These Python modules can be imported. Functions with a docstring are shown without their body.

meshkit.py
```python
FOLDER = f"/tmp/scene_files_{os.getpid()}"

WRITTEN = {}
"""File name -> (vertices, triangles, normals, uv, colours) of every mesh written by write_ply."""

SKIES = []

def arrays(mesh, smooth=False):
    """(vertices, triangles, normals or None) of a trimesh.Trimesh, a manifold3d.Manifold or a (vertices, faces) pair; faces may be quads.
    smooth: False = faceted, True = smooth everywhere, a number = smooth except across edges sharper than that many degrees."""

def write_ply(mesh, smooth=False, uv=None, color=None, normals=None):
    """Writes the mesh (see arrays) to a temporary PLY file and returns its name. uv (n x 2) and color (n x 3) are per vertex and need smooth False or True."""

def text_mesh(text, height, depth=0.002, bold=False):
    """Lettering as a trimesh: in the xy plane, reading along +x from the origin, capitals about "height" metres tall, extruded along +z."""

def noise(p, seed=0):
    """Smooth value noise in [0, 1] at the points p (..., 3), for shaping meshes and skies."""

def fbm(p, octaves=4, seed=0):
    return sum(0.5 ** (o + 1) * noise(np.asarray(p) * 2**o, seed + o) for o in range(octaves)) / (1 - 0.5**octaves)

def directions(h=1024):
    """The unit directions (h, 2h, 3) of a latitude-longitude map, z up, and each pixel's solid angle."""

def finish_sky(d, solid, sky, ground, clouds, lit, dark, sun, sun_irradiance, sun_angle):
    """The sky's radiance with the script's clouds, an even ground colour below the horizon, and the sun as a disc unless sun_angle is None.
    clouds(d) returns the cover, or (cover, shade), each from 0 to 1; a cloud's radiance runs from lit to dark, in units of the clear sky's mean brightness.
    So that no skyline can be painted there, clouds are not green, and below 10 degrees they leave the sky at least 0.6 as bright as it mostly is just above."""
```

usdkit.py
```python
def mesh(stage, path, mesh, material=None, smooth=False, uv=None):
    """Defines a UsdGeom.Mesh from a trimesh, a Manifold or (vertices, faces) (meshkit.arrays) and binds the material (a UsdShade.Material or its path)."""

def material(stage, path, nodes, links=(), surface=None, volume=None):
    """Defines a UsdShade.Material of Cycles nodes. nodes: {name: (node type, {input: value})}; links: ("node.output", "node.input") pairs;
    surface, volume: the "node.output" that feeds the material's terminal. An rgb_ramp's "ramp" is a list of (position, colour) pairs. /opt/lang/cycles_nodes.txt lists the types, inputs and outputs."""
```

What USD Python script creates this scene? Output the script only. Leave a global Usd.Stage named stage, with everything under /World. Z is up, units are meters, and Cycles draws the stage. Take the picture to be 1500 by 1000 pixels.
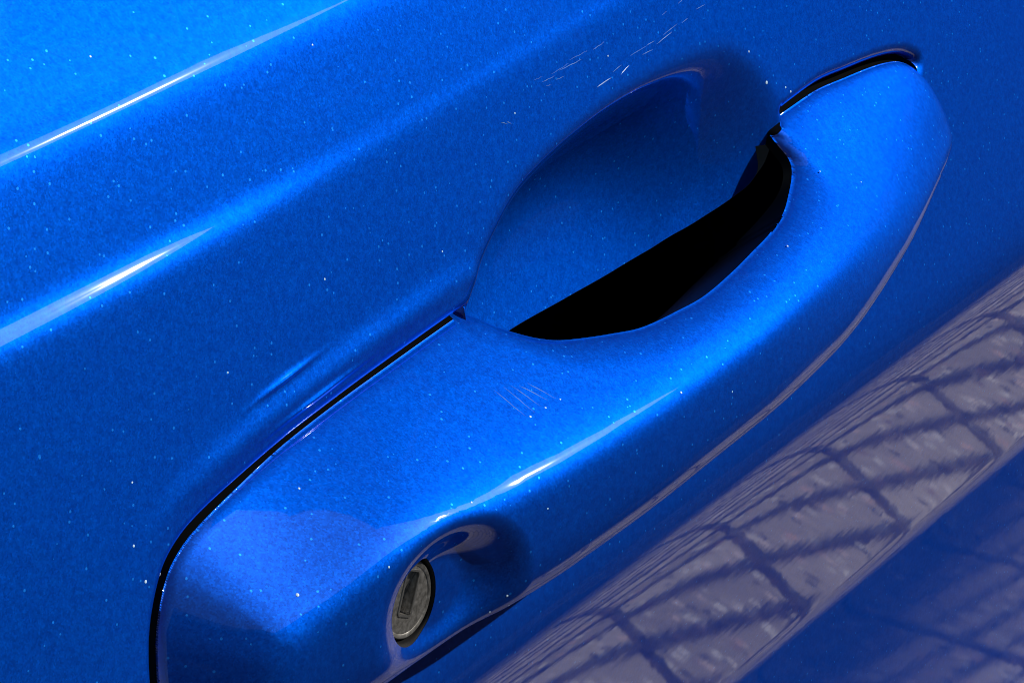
import math, random
import numpy as np
import shapely
from shapely.geometry import Polygon, LineString, box as sbox
from scipy.interpolate import PchipInterpolator as K, CubicSpline
from scipy.spatial import Delaunay, cKDTree
from scipy.ndimage import gaussian_filter, map_coordinates
import trimesh, usdkit, meshkit
from pxr import Usd, UsdGeom, UsdLux, UsdShade, Gf, Sdf, Vt

random.seed(7)
rng = np.random.default_rng(7)
stage = Usd.Stage.CreateInMemory()
UsdGeom.SetStageUpAxis(stage, 'Z')
UsdGeom.SetStageMetersPerUnit(stage, 1.0)
UsdGeom.Xform.Define(stage, '/World')
UsdGeom.Scope.Define(stage, '/World/Looks')
HEIGHT = 0.90            # metres from the paving to the middle of the handle; lengths below are millimetres from that point

# ------------------------------------------------------------------ camera, sky, sun, exposure
EXPOSURE = 0.0
SUN = np.array([0.665, -0.505, 0.55]); SUN /= np.linalg.norm(SUN)
SUN_POWER, SKY_POWER = 1.25, 0.07

h = np.array([.515, .375, -.77]); n = np.array([.853, -.31, .42])
h /= np.linalg.norm(h); n -= h * (n @ h); n /= np.linalg.norm(n); u = np.cross(n, h)
CAM = np.array([[h[0], -n[0], u[0]], [h[1], -n[1], u[1]], [h[2], -n[2], u[2]]])   # rows right, up, back
eye = CAM[2] * 0.450 + [0, 0, HEIGHT]
cam = UsdGeom.Camera.Define(stage, '/World/camera')
m = np.eye(4); m[:3, :3] = CAM; m[3, :3] = eye
cam.AddTransformOp().Set(Gf.Matrix4d(*m.ravel().tolist()))
cam.CreateHorizontalApertureAttr(36.0); cam.CreateVerticalApertureAttr(24.0)
cam.CreateFocalLengthAttr(36.0 * 450 / .104 / 1500)
cam.CreateClippingRangeAttr(Gf.Vec2f(0.01, 2000.0))
cam.CreateExposureAttr(EXPOSURE)

def mat(name, nodes, links=(), surface=None, volume=None):
    return usdkit.material(stage, '/World/Looks/' + name, nodes, links, surface=surface, volume=volume)

sky = UsdLux.DomeLight.Define(stage, '/World/sky')
UsdShade.MaterialBindingAPI.Apply(sky.GetPrim()).Bind(mat('sky_look', {
    't': ('sky_texture', dict(sky_type='single_scattering', sun_disc=False, sun_elevation=math.asin(SUN[2]), sun_rotation=math.atan2(SUN[0], SUN[1]))),
    'b': ('background_shader', dict(strength=SKY_POWER))}, [('t.color', 'b.color')], surface='b.background'))
sky.GetPrim().SetCustomDataByKey('kind', 'structure')
sun = UsdLux.DistantLight.Define(stage, '/World/sun')
zx = SUN; xx = np.cross([0, 0, 1], zx); xx /= np.linalg.norm(xx); yx = np.cross(zx, xx)
m = np.eye(4); m[0, :3], m[1, :3], m[2, :3] = xx, yx, zx
sun.AddTransformOp().Set(Gf.Matrix4d(*m.ravel().tolist()))
sun.CreateIntensityAttr(SUN_POWER); sun.CreateAngleAttr(0.5); sun.CreateNormalizeAttr(True); sun.CreateColorAttr(Gf.Vec3f(1.0, 0.95, 0.87))

# ------------------------------------------------------------------ materials
def paint(name):
    return mat(name, {
        'c': ('texture_coordinate', {}), 'g': ('geometry', {}),
        'v': ('voronoi_texture', dict(scale=4000.0)),
        'k': ('vector_math', dict(math_type='subtract', vector2=(.5, .5, .5))),
        's': ('vector_math', dict(math_type='scale', scale=0.10)),
        'a': ('vector_math', dict(math_type='add')),
        'nn': ('vector_math', dict(math_type='normalize')),
        'z': ('noise_texture', dict(scale=900.0, detail=3.0, roughness=.6)),
        'r': ('rgb_ramp', dict(ramp=[(0.3, (0.0, .060, .46)), (.5, (0.0, .071, .51)), (.72, (.0, .085, .57))])),
        'pn': ('noise_texture', dict(scale=140.0, detail=2.0)),
        'pb': ('bump', dict(strength=.018, distance=.0004)),
        'f': ('voronoi_texture', dict(scale=1700.0)), 'fs': ('separate_color', {}), 'ft': ('math', dict(math_type='greater_than', value2=.980)),
        'fd': ('math', dict(math_type='less_than', value2=.34)), 'fm': ('math', dict(math_type='multiply')), 'fx': ('mix_color', dict(b=(.01, .22, .85))),
        'mp': ('mapping', dict(scale=(18., 60., 900.))), 'sn': ('noise_texture', dict(scale=1.0, detail=3.0, roughness=.7)), 'sb': ('bump', dict(strength=.008, distance=.0003)),
        'p': ('principled_bsdf', dict(metallic=.94, roughness=.57, specular_ior_level=.0, specular_tint=(0., .12, .7), coat_weight=1.0, coat_roughness=.028, coat_ior=1.7)),
    }, [('c.object', 'v.vector'), ('v.color', 'k.vector1'), ('k.vector', 's.vector1'), ('s.vector', 'a.vector1'), ('g.normal', 'a.vector2'), ('a.vector', 'nn.vector1'),
        ('nn.vector', 'p.normal'), ('c.object', 'z.vector'), ('z.fac', 'r.fac'), ('r.color', 'fx.a'), ('fx.result', 'p.base_color'),
        ('c.object', 'f.vector'), ('f.color', 'fs.color'), ('fs.r', 'ft.value1'), ('f.distance', 'fd.value1'), ('ft.value', 'fm.value1'), ('fd.value', 'fm.value2'), ('fm.value', 'fx.fac'),
        ('c.object', 'mp.vector'), ('mp.vector', 'sn.vector'), ('sn.fac', 'sb.height'), ('sb.normal', 'p.coat_normal'),
        ('c.object', 'pn.vector'), ('pn.fac', 'pb.height'), ('pb.normal', 'sb.normal')], surface='p.BSDF')

PAINT = paint('blue_metallic_paint')
BLACK = mat('black_plastic', {'p': ('principled_bsdf', dict(base_color=(.004, .0045, .005), roughness=.45, specular_ior_level=.03))}, surface='p.BSDF')
RUBBER = mat('black_rubber', {'p': ('principled_bsdf', dict(base_color=(.006, .006, .007), roughness=.6, specular_ior_level=.2))}, surface='p.BSDF')
STEEL = mat('worn_steel', {
    'c': ('texture_coordinate', {}), 'z': ('noise_texture', dict(scale=1400.0, detail=4.0)),
    'r': ('rgb_ramp', dict(ramp=[(.3, (.17, .165, .155)), (.55, (.32, .31, .295)), (.8, (.50, .49, .47))])),
    'b': ('bump', dict(strength=.3, distance=.0001)),
    'p': ('principled_bsdf', dict(metallic=.85, roughness=.42))},
    [('c.object', 'z.vector'), ('z.fac', 'r.fac'), ('r.color', 'p.base_color'), ('z.fac', 'b.height'), ('b.normal', 'p.normal')], surface='p.BSDF')
def paver_look(name, tone):
    return mat(name, {
        'c': ('geometry', {}), 'z': ('noise_texture', dict(scale=160.0, detail=5.0, roughness=.7)),
        'r': ('rgb_ramp', dict(ramp=[(.25, tuple(t * .7 for t in tone)), (.55, tone), (.75, tuple(min(1, t * 1.25) for t in tone))])),
        'v': ('voronoi_texture', dict(scale=125.0)), 'vs': ('separate_color', {}),
        'th': ('math', dict(math_type='greater_than', value2=.40)),
        'hr': ('rgb_ramp', dict(ramp=[(0, (.95, .93, .9)), (.25, (.85, .55, .45)), (.4, (.05, .045, .04)), (.6, (.10, .09, .08)), (.75, (.9, .85, .8)), (1, (.97, .96, .94))])),
        'm': ('mix_color', {}), 'fd': ('math', dict(math_type='less_than', value2=.42)), 'fq': ('math', dict(math_type='multiply')), 'b': ('bump', dict(strength=.8, distance=.002)),
        'p': ('principled_bsdf', dict(roughness=.85))},
        [('c.position', 'z.vector'), ('z.fac', 'r.fac'), ('c.position', 'v.vector'), ('v.color', 'vs.color'), ('vs.r', 'th.value1'), ('vs.g', 'hr.fac'),
         ('th.value', 'fq.value1'), ('v.distance', 'fd.value1'), ('fd.value', 'fq.value2'), ('fq.value', 'm.fac'), ('r.color', 'm.a'), ('hr.color', 'm.b'), ('m.result', 'p.base_color'), ('z.fac', 'b.height'), ('b.normal', 'p.normal')], surface='p.BSDF')
PAVERS = [paver_look('paver_grey', (.50, .435, .37)), paver_look('paver_pale', (.60, .53, .455)), paver_look('paver_dark', (.41, .355, .30))]
SAND = mat('joint_sand', {'c': ('geometry', {}), 'z': ('noise_texture', dict(scale=200.0, detail=5.0)), 'r': ('rgb_ramp', dict(ramp=[(.3, (.035, .033, .03)), (.7, (.09, .082, .072))])),
    'p': ('principled_bsdf', dict(roughness=.95))}, [('c.position', 'z.vector'), ('z.fac', 'r.fac'), ('r.color', 'p.base_color')], surface='p.BSDF')
FAR = mat('far_paving', {'c': ('geometry', {}), 'b': ('brick_texture', dict(scale=1.0, brick_width=.13, row_height=.065, mortar_size=.004, color1=(.27, .25, .23), color2=(.34, .31, .28), mortar=(.06, .055, .05))),
    'p': ('principled_bsdf', dict(roughness=.9))}, [('c.position', 'b.vector'), ('b.color', 'p.base_color')], surface='p.BSDF')

# ------------------------------------------------------------------ helpers
taken = {}
def path_of(name, parent='/World'):
    key = (str(parent), name); k = taken.get(key, 0); taken[key] = k + 1
    return f'{parent}/{name}' + (f'_{k:03d}' if k else '')

def tag(prim, **kw):
    for k, v in kw.items(): prim.SetCustomDataByKey(k, v)
    return prim

def obj(name, v, f, material, parent='/World', normals=None, smooth=False):
    """one Mesh prim; v in millimetres about the middle of the handle"""
    v = np.asarray(v, float) * .001 + [0, 0, HEIGHT]
    p = path_of(name, parent)
    if normals is None:
        return usdkit.mesh(stage, p, (v, np.asarray(f)), material, smooth=smooth).GetPrim()
    m = usdkit.mesh(stage, p, (v, np.asarray(f)), material, smooth=False)
    m.CreateNormalsAttr(Vt.Vec3fArray.FromNumpy(np.asarray(normals, np.float32))); m.SetNormalsInterpolation('vertex')
    return m.GetPrim()

def thing(name, label, category, parent='/World'):
    x = UsdGeom.Xform.Define(stage, path_of(name)); return tag(x.GetPrim(), label=label, category=category)

# GEOM-BEGIN ------------------------------------------------------- shapes of the door skin and of the handle, y = f(x along the car, z up), outward is -y
def sp(t, w): return w * np.logaddexp(0, t / w)
def smax(vals, k):
    v = np.stack(vals); m = v.max(0); return m + k * np.log(np.exp((v - m) / k).sum(0))

def door_base(x, z):
    """the pressed panel: vertical flank, leaning waist, two feature lines"""
    zc = -40.5 - .06 * x
    y = 0.36 * z + .445 * sp(zc - 1 - z, 3.0) + .00045 * sp(-30 - x, 4) ** 2
    y = y + 0.01 * sp(-(z + 55), 3.0) - 0.27 * sp(-(z + 94 + .098 * x), .7) + 0.34 * sp(-(z + 400), 12)
    y = y + 0.10 * sp(z - 37.5, 1.6) + (.12 + .68 / (1 + np.exp((x + 48) / 11))) * (np.tanh((z - 37.5) / 1.3) + 1)
    y = y + 0.70 * sp(z - 55, 1.2) + (.1 + .3 / (1 + np.exp((x + 60) / 9))) * (np.tanh((z - 56) / 1.1) + 1)
    return y

ridge_y = K([-100, -87, -74, -62, -41, -18, 14, 38, 67, 105, 133, 160], [-9, -9.8, -12, -14.5, -18.3, -21.5, -24.0, -24.5, -22.8, -18, -13, -8])
ridge_z = K([-100, -87, -74, -52, -29, -6, 14, 38, 67, 105, 133, 160], [-3, -2.8, -2.5, -2, -4, -4.6, -5, -5.8, -7.3, -10.5, -12.5, -15])
top_z = K([-100, -70, -50, -30, -9, 40, 95, 109, 123, 137, 148, 160], [4.5, 5.2, 6.2, 6.9, 7.1, 6.4, 3.9, 3.5, 2, 0, -2.8, -8])
foot_z = K([-100, -42, -20, 20, 61, 97, 133, 148, 157, 170], [-31, -26.8, -27.5, -27.3, -27.9, -25.2, -21.8, -20, -17.5, -12])
def handle_base(x, z):
    zt, zr, yr = top_z(x), ridge_z(x), ridge_y(x); yt = door_base(x, zt) - 0.3
    f = (zt - z) / (zt - zr); c = np.clip(f, 0, 1); upper = yt + (yr - yt) * f - 1.2 * c * (1 - c)
    s = zr - z; S = zr - foot_z(x); a = .28 + .20 / (1 + np.exp(-(x - 75) / 14)); lower = yr - a * s + (door_base(x, foot_z(x)) - yr + a * S) * (np.maximum(s, 0) / S) ** 6.5
    d = OUTLINE_TREE.query(np.stack([x, z], -1))[0]
    steep = 1.0 + 1.5 / (1 + np.exp(-(x + 58) / 7)) - 1.2 / (1 + np.exp(-(x - 118) / 12))
    edge = door_base(x, z) + 0.25 - steep * d
    return smax([smax([upper, lower], 2.0), edge], 1.3)

def curve(points, step=.4):
    """smooth curve through the points, resampled"""
    p = np.array(points, float); s = np.r_[0, np.cumsum(np.linalg.norm(np.diff(p, axis=0), axis=1))]
    t = np.linspace(0, s[-1], max(2, int(s[-1] / step)))
    return np.stack([K(s, p[:, 0])(t), K(s, p[:, 1])(t)], 1)

TOP_GAP = curve([(-91.5, -34), (-91.5, -22), (-91, -14), (-89, -7), (-85.6, -1.7), (-82.5, 1.1), (-77.5, 3.1), (-67.7, 4.7), (-52.5, 6.2), (-33.4, 6.9), (-9.2, 7.1), (15, 7.0), (45, 6.3), (70, 5.3), (88.5, 4.3), (94.9, 3.7), (108.8, 3.5), (122.6, 2.1), (137.0, 0.2), (144.1, -1.4), (149.4, -3.8), (153.5, -7.4), (156.4, -13.2), (156.8, -16)], .3)
OUTLINE_TREE = cKDTree(np.array(shapely.segmentize(LineString(TOP_GAP), .06).coords))

RIM = curve([(-10, -30), (-11, -10), (-10.5, 0), (-9.1, 7.2), (-6.1, 9.7), (-2.7, 12.4), (2.0, 15.0), (11.8, 19.0), (20.8, 20.6), (29.7, 21.6), (40.0, 22.4), (50.3, 22.7), (60.8, 22.4), (71.4, 21.7), (77.2, 20.8),
             (81.7, 19.4), (85.5, 17.4), (88.8, 14.8), (92.3, 10.5), (94.4, 7.2), (95.8, 4.6), (97, 0), (98, -8), (98, -30)], .1)
RIM_AREA = Polygon(RIM)
GX, GZ, GS = -40.0, -45.0, .4
_x, _z = np.meshgrid(GX + GS * np.arange(430), GZ + GS * np.arange(240), indexing='ij')
_d = cKDTree(RIM).query(np.stack([_x, _z], -1).reshape(-1, 2))[0].reshape(_x.shape) * np.where(shapely.contains_xy(RIM_AREA, _x, _z), 1, 0)
_w = 6.5 + 26 / (1 + np.exp(-(_x - 68) / 13))
DEPTH = gaussian_filter((16.0 - .12 * np.clip(14 - _z, 0, 40)) * (1 - np.exp(-(_d / _w) ** 1.25)), 3.4)
def scoop(x, z):
    return map_coordinates(DEPTH, [(np.asarray(x) - GX) / GS, (np.asarray(z) - GZ) / GS], order=3, mode='constant', cval=0.0, prefilter=True)

LOCK = np.array([-51.6, -13.4])
def dish_blend(x, z):
    r = np.hypot((x + 46.3) / 17.0, (z + 14.8) / 12.4)
    t = np.clip((r - .36) / .64, 0, 1); return 1 - t * t * (3 - 2 * t)
def handle_face(x, z):
    y = handle_base(x, z); y0 = handle_base(np.array([LOCK[0]]), np.array([LOCK[1]]))[0] + 3.9
    w = dish_blend(x, z); return y * (1 - w) + w * (y0 + .16 * (z - LOCK[1]) - .06 * (x - LOCK[0]))
def cup_face(x, z): return door_base(x, z) + scoop(x, z)
# GEOM-END
BLACK_LINE = curve([(-14, -8.3), (0, -8.6), (16.8, -8.9), (34.7, -10), (50, -10.8), (60, -10.9), (69.1, -10.2), (76.9, -8.6), (81.8, -7.2), (85.3, -5.9), (87.5, -4.4), (89.5, -2.8), (91.2, -.5), (92.3, .8), (93.5, 2.6), (95.5, 4.6), (99, 8)], .3)
_fx = np.linspace(156.3, -91, 200)
FOOT = Polygon(np.vstack([TOP_GAP, np.stack([_fx, foot_z(_fx) - 1.5], 1)])).buffer(0)
FOOT = FOOT.buffer(-6).buffer(6, quad_segs=24).union(FOOT.intersection(sbox(-200, -100, 120, 100)))
BITE = Polygon(np.vstack([curve([(-9.3, 7.2), (-7.0, 6.1), (-5.6, 5.0), (-3.7, 3.9), (-1.0, 2.7), (2.0, 1.8), (5.6, 1.1), (11.6, 0.1), (18.4, -0.9), (27.7, -1.6), (36.0, -2.1), (45.2, -2.3), (55.9, -2.5), (65.0, -2.7), (72.2, -2.7), (80.0, -2.4), (86.6, -1.7), (89.4, -.6), (89.9, 0.7), (89.5, 1.8), (88.4, 3.0), (86.5, 4.2)], .3), [(86, 12), (-10, 12)]])).buffer(0)
CUP = RIM_AREA.intersection(Polygon(np.vstack([BLACK_LINE, [(99, 40), (-14, 40)]])))
HANDLE = FOOT.difference(BITE); HANDLE = HANDLE.difference(Polygon([(78, 14), (80, 1.5), (88.6, 1.2), (91.2, 2.4), (94.9, 3.6), (96, 14)])).buffer(-3.0).buffer(3.0, quad_segs=24)
TOP_LINE = LineString(TOP_GAP[TOP_GAP[:, 0] < 149])
BAND = TOP_LINE.buffer(1.1, quad_segs=16).difference(RIM_AREA)
OPEN = shapely.union_all([BAND, RIM_AREA.difference(CUP).buffer(.05), FOOT.buffer(-4).intersection(sbox(88, -60, 140, 10))]).buffer(3).buffer(-3)
OPEN = max(getattr(OPEN, 'geoms', [OPEN]), key=lambda g: g.area).union(BAND)
CUP = CUP.difference(OPEN); CUP = max(getattr(CUP, 'geoms', [CUP]), key=lambda g: g.area)
HOLE = shapely.union_all([FOOT.buffer(-4), BAND, OPEN, RIM_AREA])
HOLE = Polygon(HOLE.exterior)
GAP_LINE = OPEN.boundary.intersection(TOP_LINE.buffer(5)).difference(sbox(-8, -60, 91, 60)).difference(FOOT.buffer(1))
ROLL_TREE = cKDTree(np.vstack([np.array(shapely.segmentize(g, .06).coords) for g in getattr(GAP_LINE, 'geoms', [GAP_LINE])]))

def rolled(d, r):
    d = np.clip(d, 0, r); return r - np.sqrt(np.maximum(r * r - (r - d) ** 2, 0))

def door_skin(x, z):
    d = ROLL_TREE.query(np.stack([x, z], -1))[0]
    bead = -.45 * np.exp(-((d - 4.6) / 2.0) ** 2) / (1 + np.exp((x + 8) / 7)) * (1 / (1 + np.exp(-(x + 78) / 6)))
    bead = bead - .31 * np.exp(-((d - 3.0) / .42) ** 2 - ((x + 47.5) / 9) ** 2) - .29 * np.exp(-((d - 7.8) / .42) ** 2 - ((x + 53) / 6) ** 2)
    r = 2.0 + 1.0 / (1 + np.exp(-(x - 100) / 5))
    return door_base(x, z) + scoop(x, z) + bead + rolled(d / r * 2, 2) * r / 2 * (1 / (1 + np.exp(-(x - 94) / 1.0)) + 1 / (1 + np.exp((x + 8.5) / .8)))

def rings(line, offsets, step):
    out = []
    for o in offsets:
        g = line.buffer(o, quad_segs=12).boundary if o > 0 else line
        for q in getattr(g, 'geoms', [g]):
            out.append(np.array(shapely.segmentize(q, step).coords))
    return np.vstack(out)

def patch(area, fine, face, keep_out=0.0, grids=()):
    """Delaunay sheet over area, y = face(x, z), with normals from the function; fine: [(line, offsets, step)]"""
    pts = [rings(l, o, s) for l, o, s in fine]
    near = cKDTree(np.vstack(pts))
    for (x0, x1, z0, z1, s) in grids:
        gx, gz = np.meshgrid(np.arange(x0, x1 + s / 2, s), np.arange(z0, z1 + s / 2, s), indexing='ij')
        gx = gx + (np.arange(gx.shape[1]) % 2) * s * .5
        g = np.stack([gx.ravel(), gz.ravel()], 1)
        d = near.query(g)[0]
        g = g[d > s * .55]
        near = cKDTree(np.vstack(pts + [g])); pts.append(g)
    p = np.vstack(pts)
    shapely.prepare(area)
    p = p[shapely.dwithin(area, shapely.points(p), 1e-6)]
    p = np.unique(np.round(p, 5), axis=0)
    t = Delaunay(p).simplices
    c = p[t].mean(1)
    t = t[shapely.contains_xy(area, c[:, 0], c[:, 1])]
    used = np.unique(t); back = np.full(len(p), -1); back[used] = np.arange(len(used)); p = p[used]; t = back[t]
    x, z = p.T; y = face(x, z); e = .03
    nx = (face(x + e, z) - face(x - e, z)) / (2 * e); nz = (face(x, z + e) - face(x, z - e)) / (2 * e)
    nrm = np.stack([nx, -np.ones_like(nx), nz], 1); nrm /= np.linalg.norm(nrm, axis=1)[:, None]
    v = np.stack([x, y, z], 1)
    a = np.cross(v[t[:, 1]] - v[t[:, 0]], v[t[:, 2]] - v[t[:, 0]])
    flip = (a * nrm[t[:, 0]]).sum(1) < 0
    t[flip] = t[flip][:, ::-1]
    return v, t, nrm

def strip(rows, close=False):
    """quads between successive rows of points"""
    rows = [np.asarray(r) for r in rows]; k = len(rows[0]); v = np.vstack(rows); f = []
    for r in range(len(rows) - 1):
        i = np.arange(k if close else k - 1); j = (i + 1) % k
        f.append(np.stack([r * k + i, r * k + j, (r + 1) * k + j, (r + 1) * k + i], 1))
    f = np.vstack(f); return v, np.vstack([f[:, [0, 1, 2]], f[:, [0, 2, 3]]])

# ------------------------------------------------------------------ the paving the door mirrors
pavement = UsdGeom.Xform.Define(stage, '/World/pavement'); tag(pavement.GetPrim(), kind='structure')
def ground_mesh(name, x0, x1, y0, y1, z, m):
    return obj(name, [(x0, y0, z), (x1, y0, z), (x1, y1, z), (x0, y1, z)], [(0, 1, 2), (0, 2, 3)], m, '/World/pavement' )
G0 = -1000 * HEIGHT
import shapely.affinity
PX0, PX1, PY0, PY1, PW, PD, TURN = 640, 2600, -1500, 60, 128, 44, math.radians(22)
ground_mesh('joint_sand', -3e5, 3e5, -3e5, 3e5, G0 - 12, SAND)
ROAD = mat('asphalt', {'c': ('geometry', {}), 'z': ('noise_texture', dict(scale=160.0, detail=5.0)), 'r': ('rgb_ramp', dict(ramp=[(.3, (.03, .03, .03)), (.7, (.085, .083, .08))])),
    'p': ('principled_bsdf', dict(roughness=.9))}, [('c.position', 'z.vector'), ('z.fac', 'r.fac'), ('r.color', 'p.base_color')], surface='p.BSDF')
rd = obj('road', [(-3e5, -205, G0 + 3), (3e5, -205, G0 + 3), (3e5, 2500, G0 + 3), (-3e5, 2500, G0 + 3)], [(0, 1, 2), (0, 2, 3)], ROAD); tag(rd, kind='structure')
def paver(cx, cy):
    w, d, r = PW / 2 - 3 + rng.uniform(-.8, .6), PD / 2 - 3.8 + rng.uniform(-.6, .5), 3.0
    top = rng.uniform(-1.2, 1.2); tx, ty = rng.uniform(-.006, .006, 2)
    v = []
    for (s, zz) in ((0, -14.0), (0, -3.0), (r, 0.0)):
        for (i, j) in ((-1, -1), (1, -1), (1, 1), (-1, 1)):
            x, y = i * (w - s) + rng.uniform(-.7, .7), j * (d - s) + rng.uniform(-.7, .7)
            v.append((cx + x, cy + y, G0 + zz + top + tx * x + ty * y))
    f = [(8, 9, 10), (8, 10, 11)]
    for k in (0, 4):
        for i in range(4):
            a, b = k + i, k + (i + 1) % 4; f += [(a, b, b + 4), (a, b + 4, a + 4)]
    return v, f
ct, st = math.cos(TURN), math.sin(TURN)
spots = []
for i in range(-30, 60):
    for j in range(-90, 60):
        lx, ly = i * PW, j * PD; x, y = 1200 + ct * lx - st * ly, -330 + st * lx + ct * ly
        if (900 < x < 1950 and -700 < y < -235) or (1350 < x < 2350 and -1300 < y < -700): spots.append((x, y))
print(len(spots), 'pavers')
PAVED = shapely.union_all([shapely.affinity.translate(shapely.affinity.rotate(sbox(-PW / 2, -PD / 2, PW / 2, PD / 2), math.degrees(TURN), (0, 0)), x, y).buffer(.5) for x, y in spots]).simplify(.3)
rest = sbox(-3e5, -3e5, 3e5, 3e5).difference(PAVED)
v2, f2 = trimesh.creation.triangulate_polygon(rest, engine='earcut')
obj('far_paving', np.c_[v2, np.full(len(v2), G0 - 2)], f2, FAR, '/World/pavement')
for x, y in spots:
    v, f = paver(0, 0); v = np.array(v)
    v[:, :2] = np.stack([x + ct * v[:, 0] - st * v[:, 1], y + st * v[:, 0] + ct * v[:, 1]], 1)
    obj('paver', v, f, PAVERS[int(rng.integers(0, 3))], '/World/pavement')

# ------------------------------------------------------------------ the two buildings whose shaded fronts the paint mirrors
BRICK = mat('brown_render', {'o': ('geometry', {}), 'z': ('noise_texture', dict(scale=1.2, detail=6.0)), 'r': ('rgb_ramp', dict(ramp=[(.3, (.05, .042, .036)), (.7, (.085, .07, .06))])),
    'p': ('principled_bsdf', dict(roughness=.9))}, [('o.position', 'z.vector'), ('z.fac', 'r.fac'), ('r.color', 'p.base_color')], surface='p.BSDF')
PANE = mat('dark_window', {'p': ('principled_bsdf', dict(base_color=(.02, .024, .03), roughness=.08))}, surface='p.BSDF')
FRAME = mat('window_frame', {'p': ('principled_bsdf', dict(base_color=(.12, .115, .11), roughness=.5))}, surface='p.BSDF')
def slab(x0, x1, y0, y1, z0, z1):
    b = trimesh.creation.box([x1 - x0, y1 - y0, z1 - z0]); b.apply_translation([(x0 + x1) / 2, (y0 + y1) / 2, (z0 + z1) / 2 + G0]); return b
def building(label, x0, x1, y0, y1, height, front):
    t = thing('building', label, 'building'); T = str(t.GetPath())
    b = slab(x0, x1, y0, y1, -10, height); obj('wall', b.vertices, b.faces, BRICK, T)
    b = slab(x0 - 250, x1 + 250, y0 - 250, y1 + 250, height, height + 350); obj('cornice', b.vertices, b.faces, FRAME, T)
    lo, hi = (y0, y1) if front == 'x' else (x0, x1)
    for lev in np.arange(900, height - 2000, 3000):
        for c in np.arange(lo + 1500, hi - 900, 2600):
            def facing(a, bb, d0, d1, z0, z1): return slab(x0 - d1, x0 - d0, a, bb, z0, z1) if front == 'x' else slab(a, bb, y1 + d0, y1 + d1, z0, z1)
            g = trimesh.util.concatenate([facing(c - 600, c - 520, 0, 60, lev, lev + 1600), facing(c + 520, c + 600, 0, 60, lev, lev + 1600), facing(c - 520, c + 520, 0, 60, lev + 1520, lev + 1600), facing(c - 680, c + 680, 3, 120, lev - 80, lev)])
            w = obj('window', g.vertices, g.faces, FRAME, T)
            g = facing(c - 520, c + 520, 4, 20, lev, lev + 1520); obj('pane', g.vertices, g.faces, PANE, str(w.GetPath()))
building('long brown building mirrored darkly in the side of the door', -9000, 46000, -15000, -9000, 8350, 'y')
building('tall brown building mirrored in the top of the handle', 13000, 22000, -7800, 14000, 24500, 'x')

# ------------------------------------------------------------------ the car door
door = thing('car_door', 'glossy metallic blue car door with a flush pull handle and key lock', 'car door')
DOOR = str(door.GetPath())
VIEW = sbox(-175, -330, 335, 100)
WHOLE = sbox(-500, -640, 700, 130)
v, t, nn = patch(WHOLE.difference(HOLE),
    [(HOLE.exterior, [0, .12, .25, .4, .6, .85, 1.15, 1.6, 2.0, 2.3, 2.55, 2.8, 3.0, 3.2, 3.45, 3.7, 4.1, 4.8, 5.7, 6.6, 7.1, 7.35, 7.6, 7.85, 8.1, 8.4, 8.8], .5), (LineString(RIM), [0, .5, 1, 1.6, 2.4, 3.3, 4.4], .5), (LineString([(-500, 37.5), (700, 37.5)]), [0, .6, 1.2, 1.9, 2.8, 4], 1.6),
     (LineString([(-500, 55), (700, 55)]), [0, .6, 1.2, 1.9, 2.8, 4], 1.6), (LineString([(-500, -44), (700, -161.6)]), [0, .8, 1.8, 3.2, 5], 1.6)],
    door_skin, grids=[(-175, 335, -300, 100, 1.5), (-500, 700, -640, 130, 8.0)])
panel = obj('door_panel', v, t, PAINT, DOOR, nn)
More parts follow.
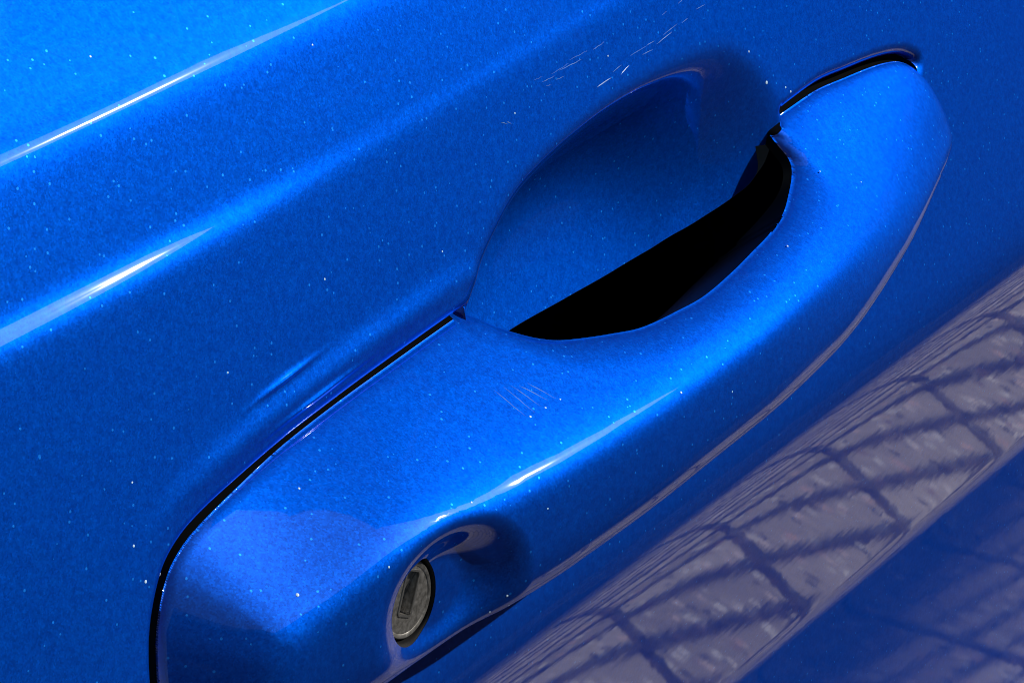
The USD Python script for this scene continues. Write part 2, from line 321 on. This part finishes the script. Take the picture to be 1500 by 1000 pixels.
v, t, nn = patch(CUP, [(LineString(RIM), [0, .5, 1, 1.6, 2.4, 3.3, 4.4], .5), (CUP.exterior, [0, .15, .3, .5, .8, 1.2], .4)], door_skin, grids=[(-15, 100, -20, 30, .7)])
cup = obj('handle_recess', v, t, PAINT, DOOR, nn)

# handle: painted shell with rolled edges, and the walls behind its edges
EDGE = HANDLE.exterior
bite_line = EDGE.intersection(BITE.buffer(1.2))
bite_pts = np.vstack([np.array(shapely.segmentize(g, .06).coords) for g in getattr(bite_line, 'geoms', [bite_line])])
BITE_TREE = cKDTree(bite_pts); EDGE_TREE = cKDTree(np.array(shapely.segmentize(EDGE, .06).coords))
def shell(x, z):
    q = np.stack([x, z], -1)
    de = EDGE_TREE.query(q)[0]; db = BITE_TREE.query(q)[0]
    r = 2.4 + 1.6 / (1 + np.exp(-(x - 78) / 4))
    return handle_face(x, z) + np.maximum(rolled(de, .7), rolled(db / r * 2.4, 2.4) * r / 2.4)
lock_disc = shapely.Point(*LOCK).buffer(6.3, quad_segs=48)
v, t, nn = patch(HANDLE.difference(lock_disc), [(EDGE, [0, .08, .2, .35, .55, .8, 1.1, 1.5, 2, 2.6, 3.3, 4.2], .4), (lock_disc.exterior, [0, .3, .7, 1.2], .4), (shapely.Point(*LOCK).buffer(11).exterior, [0, 1, 2, 3], .5)], shell, grids=[(-62, -26, -36, 2, .45), (-95, 168, -55, 12, .8)])
handle = obj('door_handle', v, t, PAINT, DOOR, nn); HAN = str(handle.GetPath())
e = np.array(shapely.segmentize(EDGE, .5).coords)
ey = shell(e[:, 0], e[:, 1])
mid = np.array(EDGE.buffer(0).centroid.coords[0]) if False else None
front = np.stack([e[:, 0], ey, e[:, 1]], 1)
isb = (BITE_TREE.query(e)[0] < .3).astype(float)[:, None]
reach = isb[:, 0] * 8.0 / (1 + np.exp((e[:, 0] - 76) / 3)) / (1 + np.exp(-(e[:, 0] - 3) / 2)) + 2.5 - 1.2 * isb[:, 0] * (e[:, 0] > 70)
back = front + np.stack([0 * reach, reach, -1.0 * reach * isb[:, 0]], 1)
wv, wf = strip([front, back])
obj('handle_edge', wv, wf, BLACK, HAN, smooth=40)

# black pad under the handle and the hollow behind the recess
pad = FOOT.buffer(5).difference(RIM_AREA.buffer(1))
v, t, nn = patch(pad, [(pad.exterior, [0], 1.0)], lambda x, z: door_base(x, z) + 5.5, grids=[(-100, 175, -60, 15, 3)])
obj('gap_seal', v, t, RUBBER, DOOR, nn)
b = BLACK_LINE; by = door_skin(b[:, 0], b[:, 1])
lip0 = np.stack([b[:, 0], by, b[:, 1]], 1)
hv, hf = strip([lip0, lip0 + [0, 22, -12], lip0 + [0, 42, -26]])
obj('recess_liner', hv, hf, RUBBER, DOOR, smooth=40)
bx = trimesh.creation.box([200, 40, 70]); bx.apply_translation([52, 42, -58])
keep = bx.face_normals[:, 1] > -.5
obj('recess_liner', bx.vertices, bx.faces[keep], RUBBER, DOOR)

# key lock in its dish
LY = float(handle_face(np.array([LOCK[0]]), np.array([LOCK[1]]))[0])
a = np.linspace(0, 2 * math.pi, 72, endpoint=False)
def tilt(p):
    p = np.array(p, float); p[:, 1] += .16 * (p[:, 2] - LOCK[1]) - .06 * (p[:, 0] - LOCK[0]); return p
def ring(r, y): return tilt(np.stack([LOCK[0] + r * np.cos(a), np.full(72, y), LOCK[1] + r * np.sin(a)], 1))
rim = np.stack([LOCK[0] + 6.3 * np.cos(a), handle_face(LOCK[0] + 6.3 * np.cos(a), LOCK[1] + 6.3 * np.sin(a)), LOCK[1] + 6.3 * np.sin(a)], 1)
sv, sf = strip([rim, rim + [0, .15, 0] , ring(6.05, LY + .4), ring(6.35, LY + 7)], close=True)
obj('lock_collar', sv, sf, RUBBER, HAN, smooth=40)
slot = sbox(-1.1, -2.6, 1.1, 3.0).buffer(.3)
slot = shapely.affinity.translate(shapely.affinity.rotate(slot, -28), .5, .6)
disc = shapely.Point(0, 0).buffer(5.6, quad_segs=32).difference(slot)
d3 = trimesh.creation.extrude_polygon(disc, 3.0, engine='earcut')
vv = np.stack([d3.vertices[:, 0] + LOCK[0], LY + 0.35 + (3.0 - d3.vertices[:, 2]), d3.vertices[:, 1] + LOCK[1]], 1)
obj('lock_cylinder', tilt(vv), d3.faces, STEEL, HAN)
fl = trimesh.creation.box([2.3, .6, 6.4]); fl.apply_transform(trimesh.transformations.rotation_matrix(math.radians(14), [1, 0, 0])); fl.apply_transform(trimesh.transformations.rotation_matrix(math.radians(28), [0, 1, 0]))
fl.apply_translation([LOCK[0] + .5, LY + 1.9, LOCK[1] + .6])
obj('key_shutter', tilt(fl.vertices), fl.faces, STEEL, HAN)

BRIGHT = mat('polished_key_edge', {'p': ('principled_bsdf', dict(base_color=(.42, .41, .39), metallic=.9, roughness=.3))}, surface='p.BSDF')
rim3 = trimesh.creation.extrude_polygon(slot.buffer(.28).difference(slot), .35, engine='earcut')
obj('keyway_rim', tilt(np.stack([rim3.vertices[:, 0] + LOCK[0], LY + .2 + (.35 - rim3.vertices[:, 2]), rim3.vertices[:, 1] + LOCK[1]], 1)), rim3.faces, BRIGHT, HAN)
tv, tf = strip([ring(5.62, LY + .75), ring(5.45, LY + .24), ring(4.95, LY + .26), ring(4.8, LY + .5)], close=True)
obj('lock_bezel', tv, tf, STEEL, HAN, smooth=50)

# dust specks and hairline scratches that catch the sun
DUST = mat('pale_dust', {'p': ('principled_bsdf', dict(base_color=(.50, .70, .90), roughness=.35))}, surface='p.BSDF')
SCUFF = mat('scuffed_clear_coat', {'p': ('principled_bsdf', dict(base_color=(.16, .30, .62), roughness=.35, coat_weight=1.0))}, surface='p.BSDF')
ball = trimesh.creation.icosphere(2)
def on_surface(face, x, z):
    x, z = np.array([x], float), np.array([z], float); e = .05; y = face(x, z)
    nv = np.array([(face(x + e, z) - face(x - e, z))[0] / (2 * e), -1, (face(x, z + e) - face(x, z - e))[0] / (2 * e)]); nv /= np.linalg.norm(nv)
    return np.array([x[0], y[0], z[0]]), nv
def speck(face, x, z, r, parent):
    p, nv = on_surface(face, x, z); v = ball.vertices * r * .75 * (1 + .12 * rng.uniform(-1, 1, (len(ball.vertices), 1)))
    v = v - .80 * np.outer(v @ nv, nv) + p; obj('dust_speck', v, ball.faces, DUST, parent, smooth=True)
for x, z, r in ((87.4, 17.6, .24), (91.6, 11.0, .42), (99.1, 7.2, .28), (97.6, 8.4, .26), (-88.9, 6.7, .25), (-88.6, 1.8, .3), (-85.4, 1.2, .3), (-86.2, 14, .2), (43, 30, .2), (-40, 24, .22), (-12, 18, .2), (14, 30, .2), (-64, 20, .2), (-66, 60, .22), (-28, 52, .2)):
    speck(door_skin, x, z, r, str(panel.GetPath()))
for x, z, r in ((90.8, -1.9, .2), (63.6, -3.4, .22), (-17.1, -.4, .27), (-13.3, -.5, .22), (-9.6, -.6, .18), (12.3, -5.9, .26), (-59.5, 3.3, .22), (-71.5, -4.2, .34), (-34, -19.5, .24), (-36.5, -21.5, .2), (-33.2, -21.6, .18), (-57.8, -4.6, .22), (-38.9, -3.0, .2), (26, -11, .2), (-25, -9, .18), (100, -6, .18)):
    speck(handle_face, x, z, r, HAN)
def scratch(face, x0, z0, x1, z1, w, parent):
    k = 14; t = np.linspace(0, 1, k); x = x0 + (x1 - x0) * t; z = z0 + (z1 - z0) * t
    side = np.array([-(z1 - z0), x1 - x0]); side = side / np.linalg.norm(side)
    ww = w * (.25 + .75 * np.sin(np.pi * t)) * (.7 + .6 * meshkit.noise(np.stack([t * 9 + x0, 0 * t, 0 * t], -1)))
    wob = .18 * (meshkit.noise(np.stack([t * 4 + z0, 0 * t, 0 * t + 5], -1)) - .5)
    rows = []
    for s_, lift in ((-1, -.03), (-.4, -.045), (.4, .045), (1, -.03)):
        xx, zz = x + side[0] * (wob + s_ * ww / 2), z + side[1] * (wob + s_ * ww / 2)
        rows.append(np.stack([xx, face(xx, zz) - (.03 if abs(s_) < .5 else -.02), zz], 1))
    v, f = strip(rows); obj('scratch', v, f, SCUFF, parent, smooth=True)
for a_ in ((-18.2, 2.4, -17.8, -.2), (-16.2, 2.2, -15.8, -.4), (-14.8, 2.0, -13.8, -.3), (-13.6, 1.7, -11.7, -.2), (-11.9, 1.5, -10.2, -.4)):
    scratch(handle_face, *a_, .13, HAN)
for x0, z0, x1, z1, w in ((19.8, 32.6, 43.3, 32.4, .10), (21.8, 31.9, 34.5, 31.8, .12), (36.2, 26.5, 50.9, 26.7, .30), (52.1, 26.8, 63.1, 27.7, .22), (43.1, 27.6, 77.0, 28.8, .13), (23.2, 31.0, 30.6, 31.0, .16), (9.6, 30.2, 12.9, 28.5, .3), (60, 31, 82, 32, .1)):
    k = max(2, int((x1 - x0) / 5.5))
    for q in range(k):
        t0 = (q + rng.uniform(0, .35)) / k; t1 = (q + rng.uniform(.55, 1.1)) / k; o0, o1 = rng.uniform(-.35, .35, 2)
        scratch(door_skin, x0 + (x1 - x0) * t0, z0 + (z1 - z0) * t0 + o0, x0 + (x1 - x0) * t1, z0 + (z1 - z0) * t1 + o1 * .6, w * rng.uniform(.3, .65), str(panel.GetPath()))
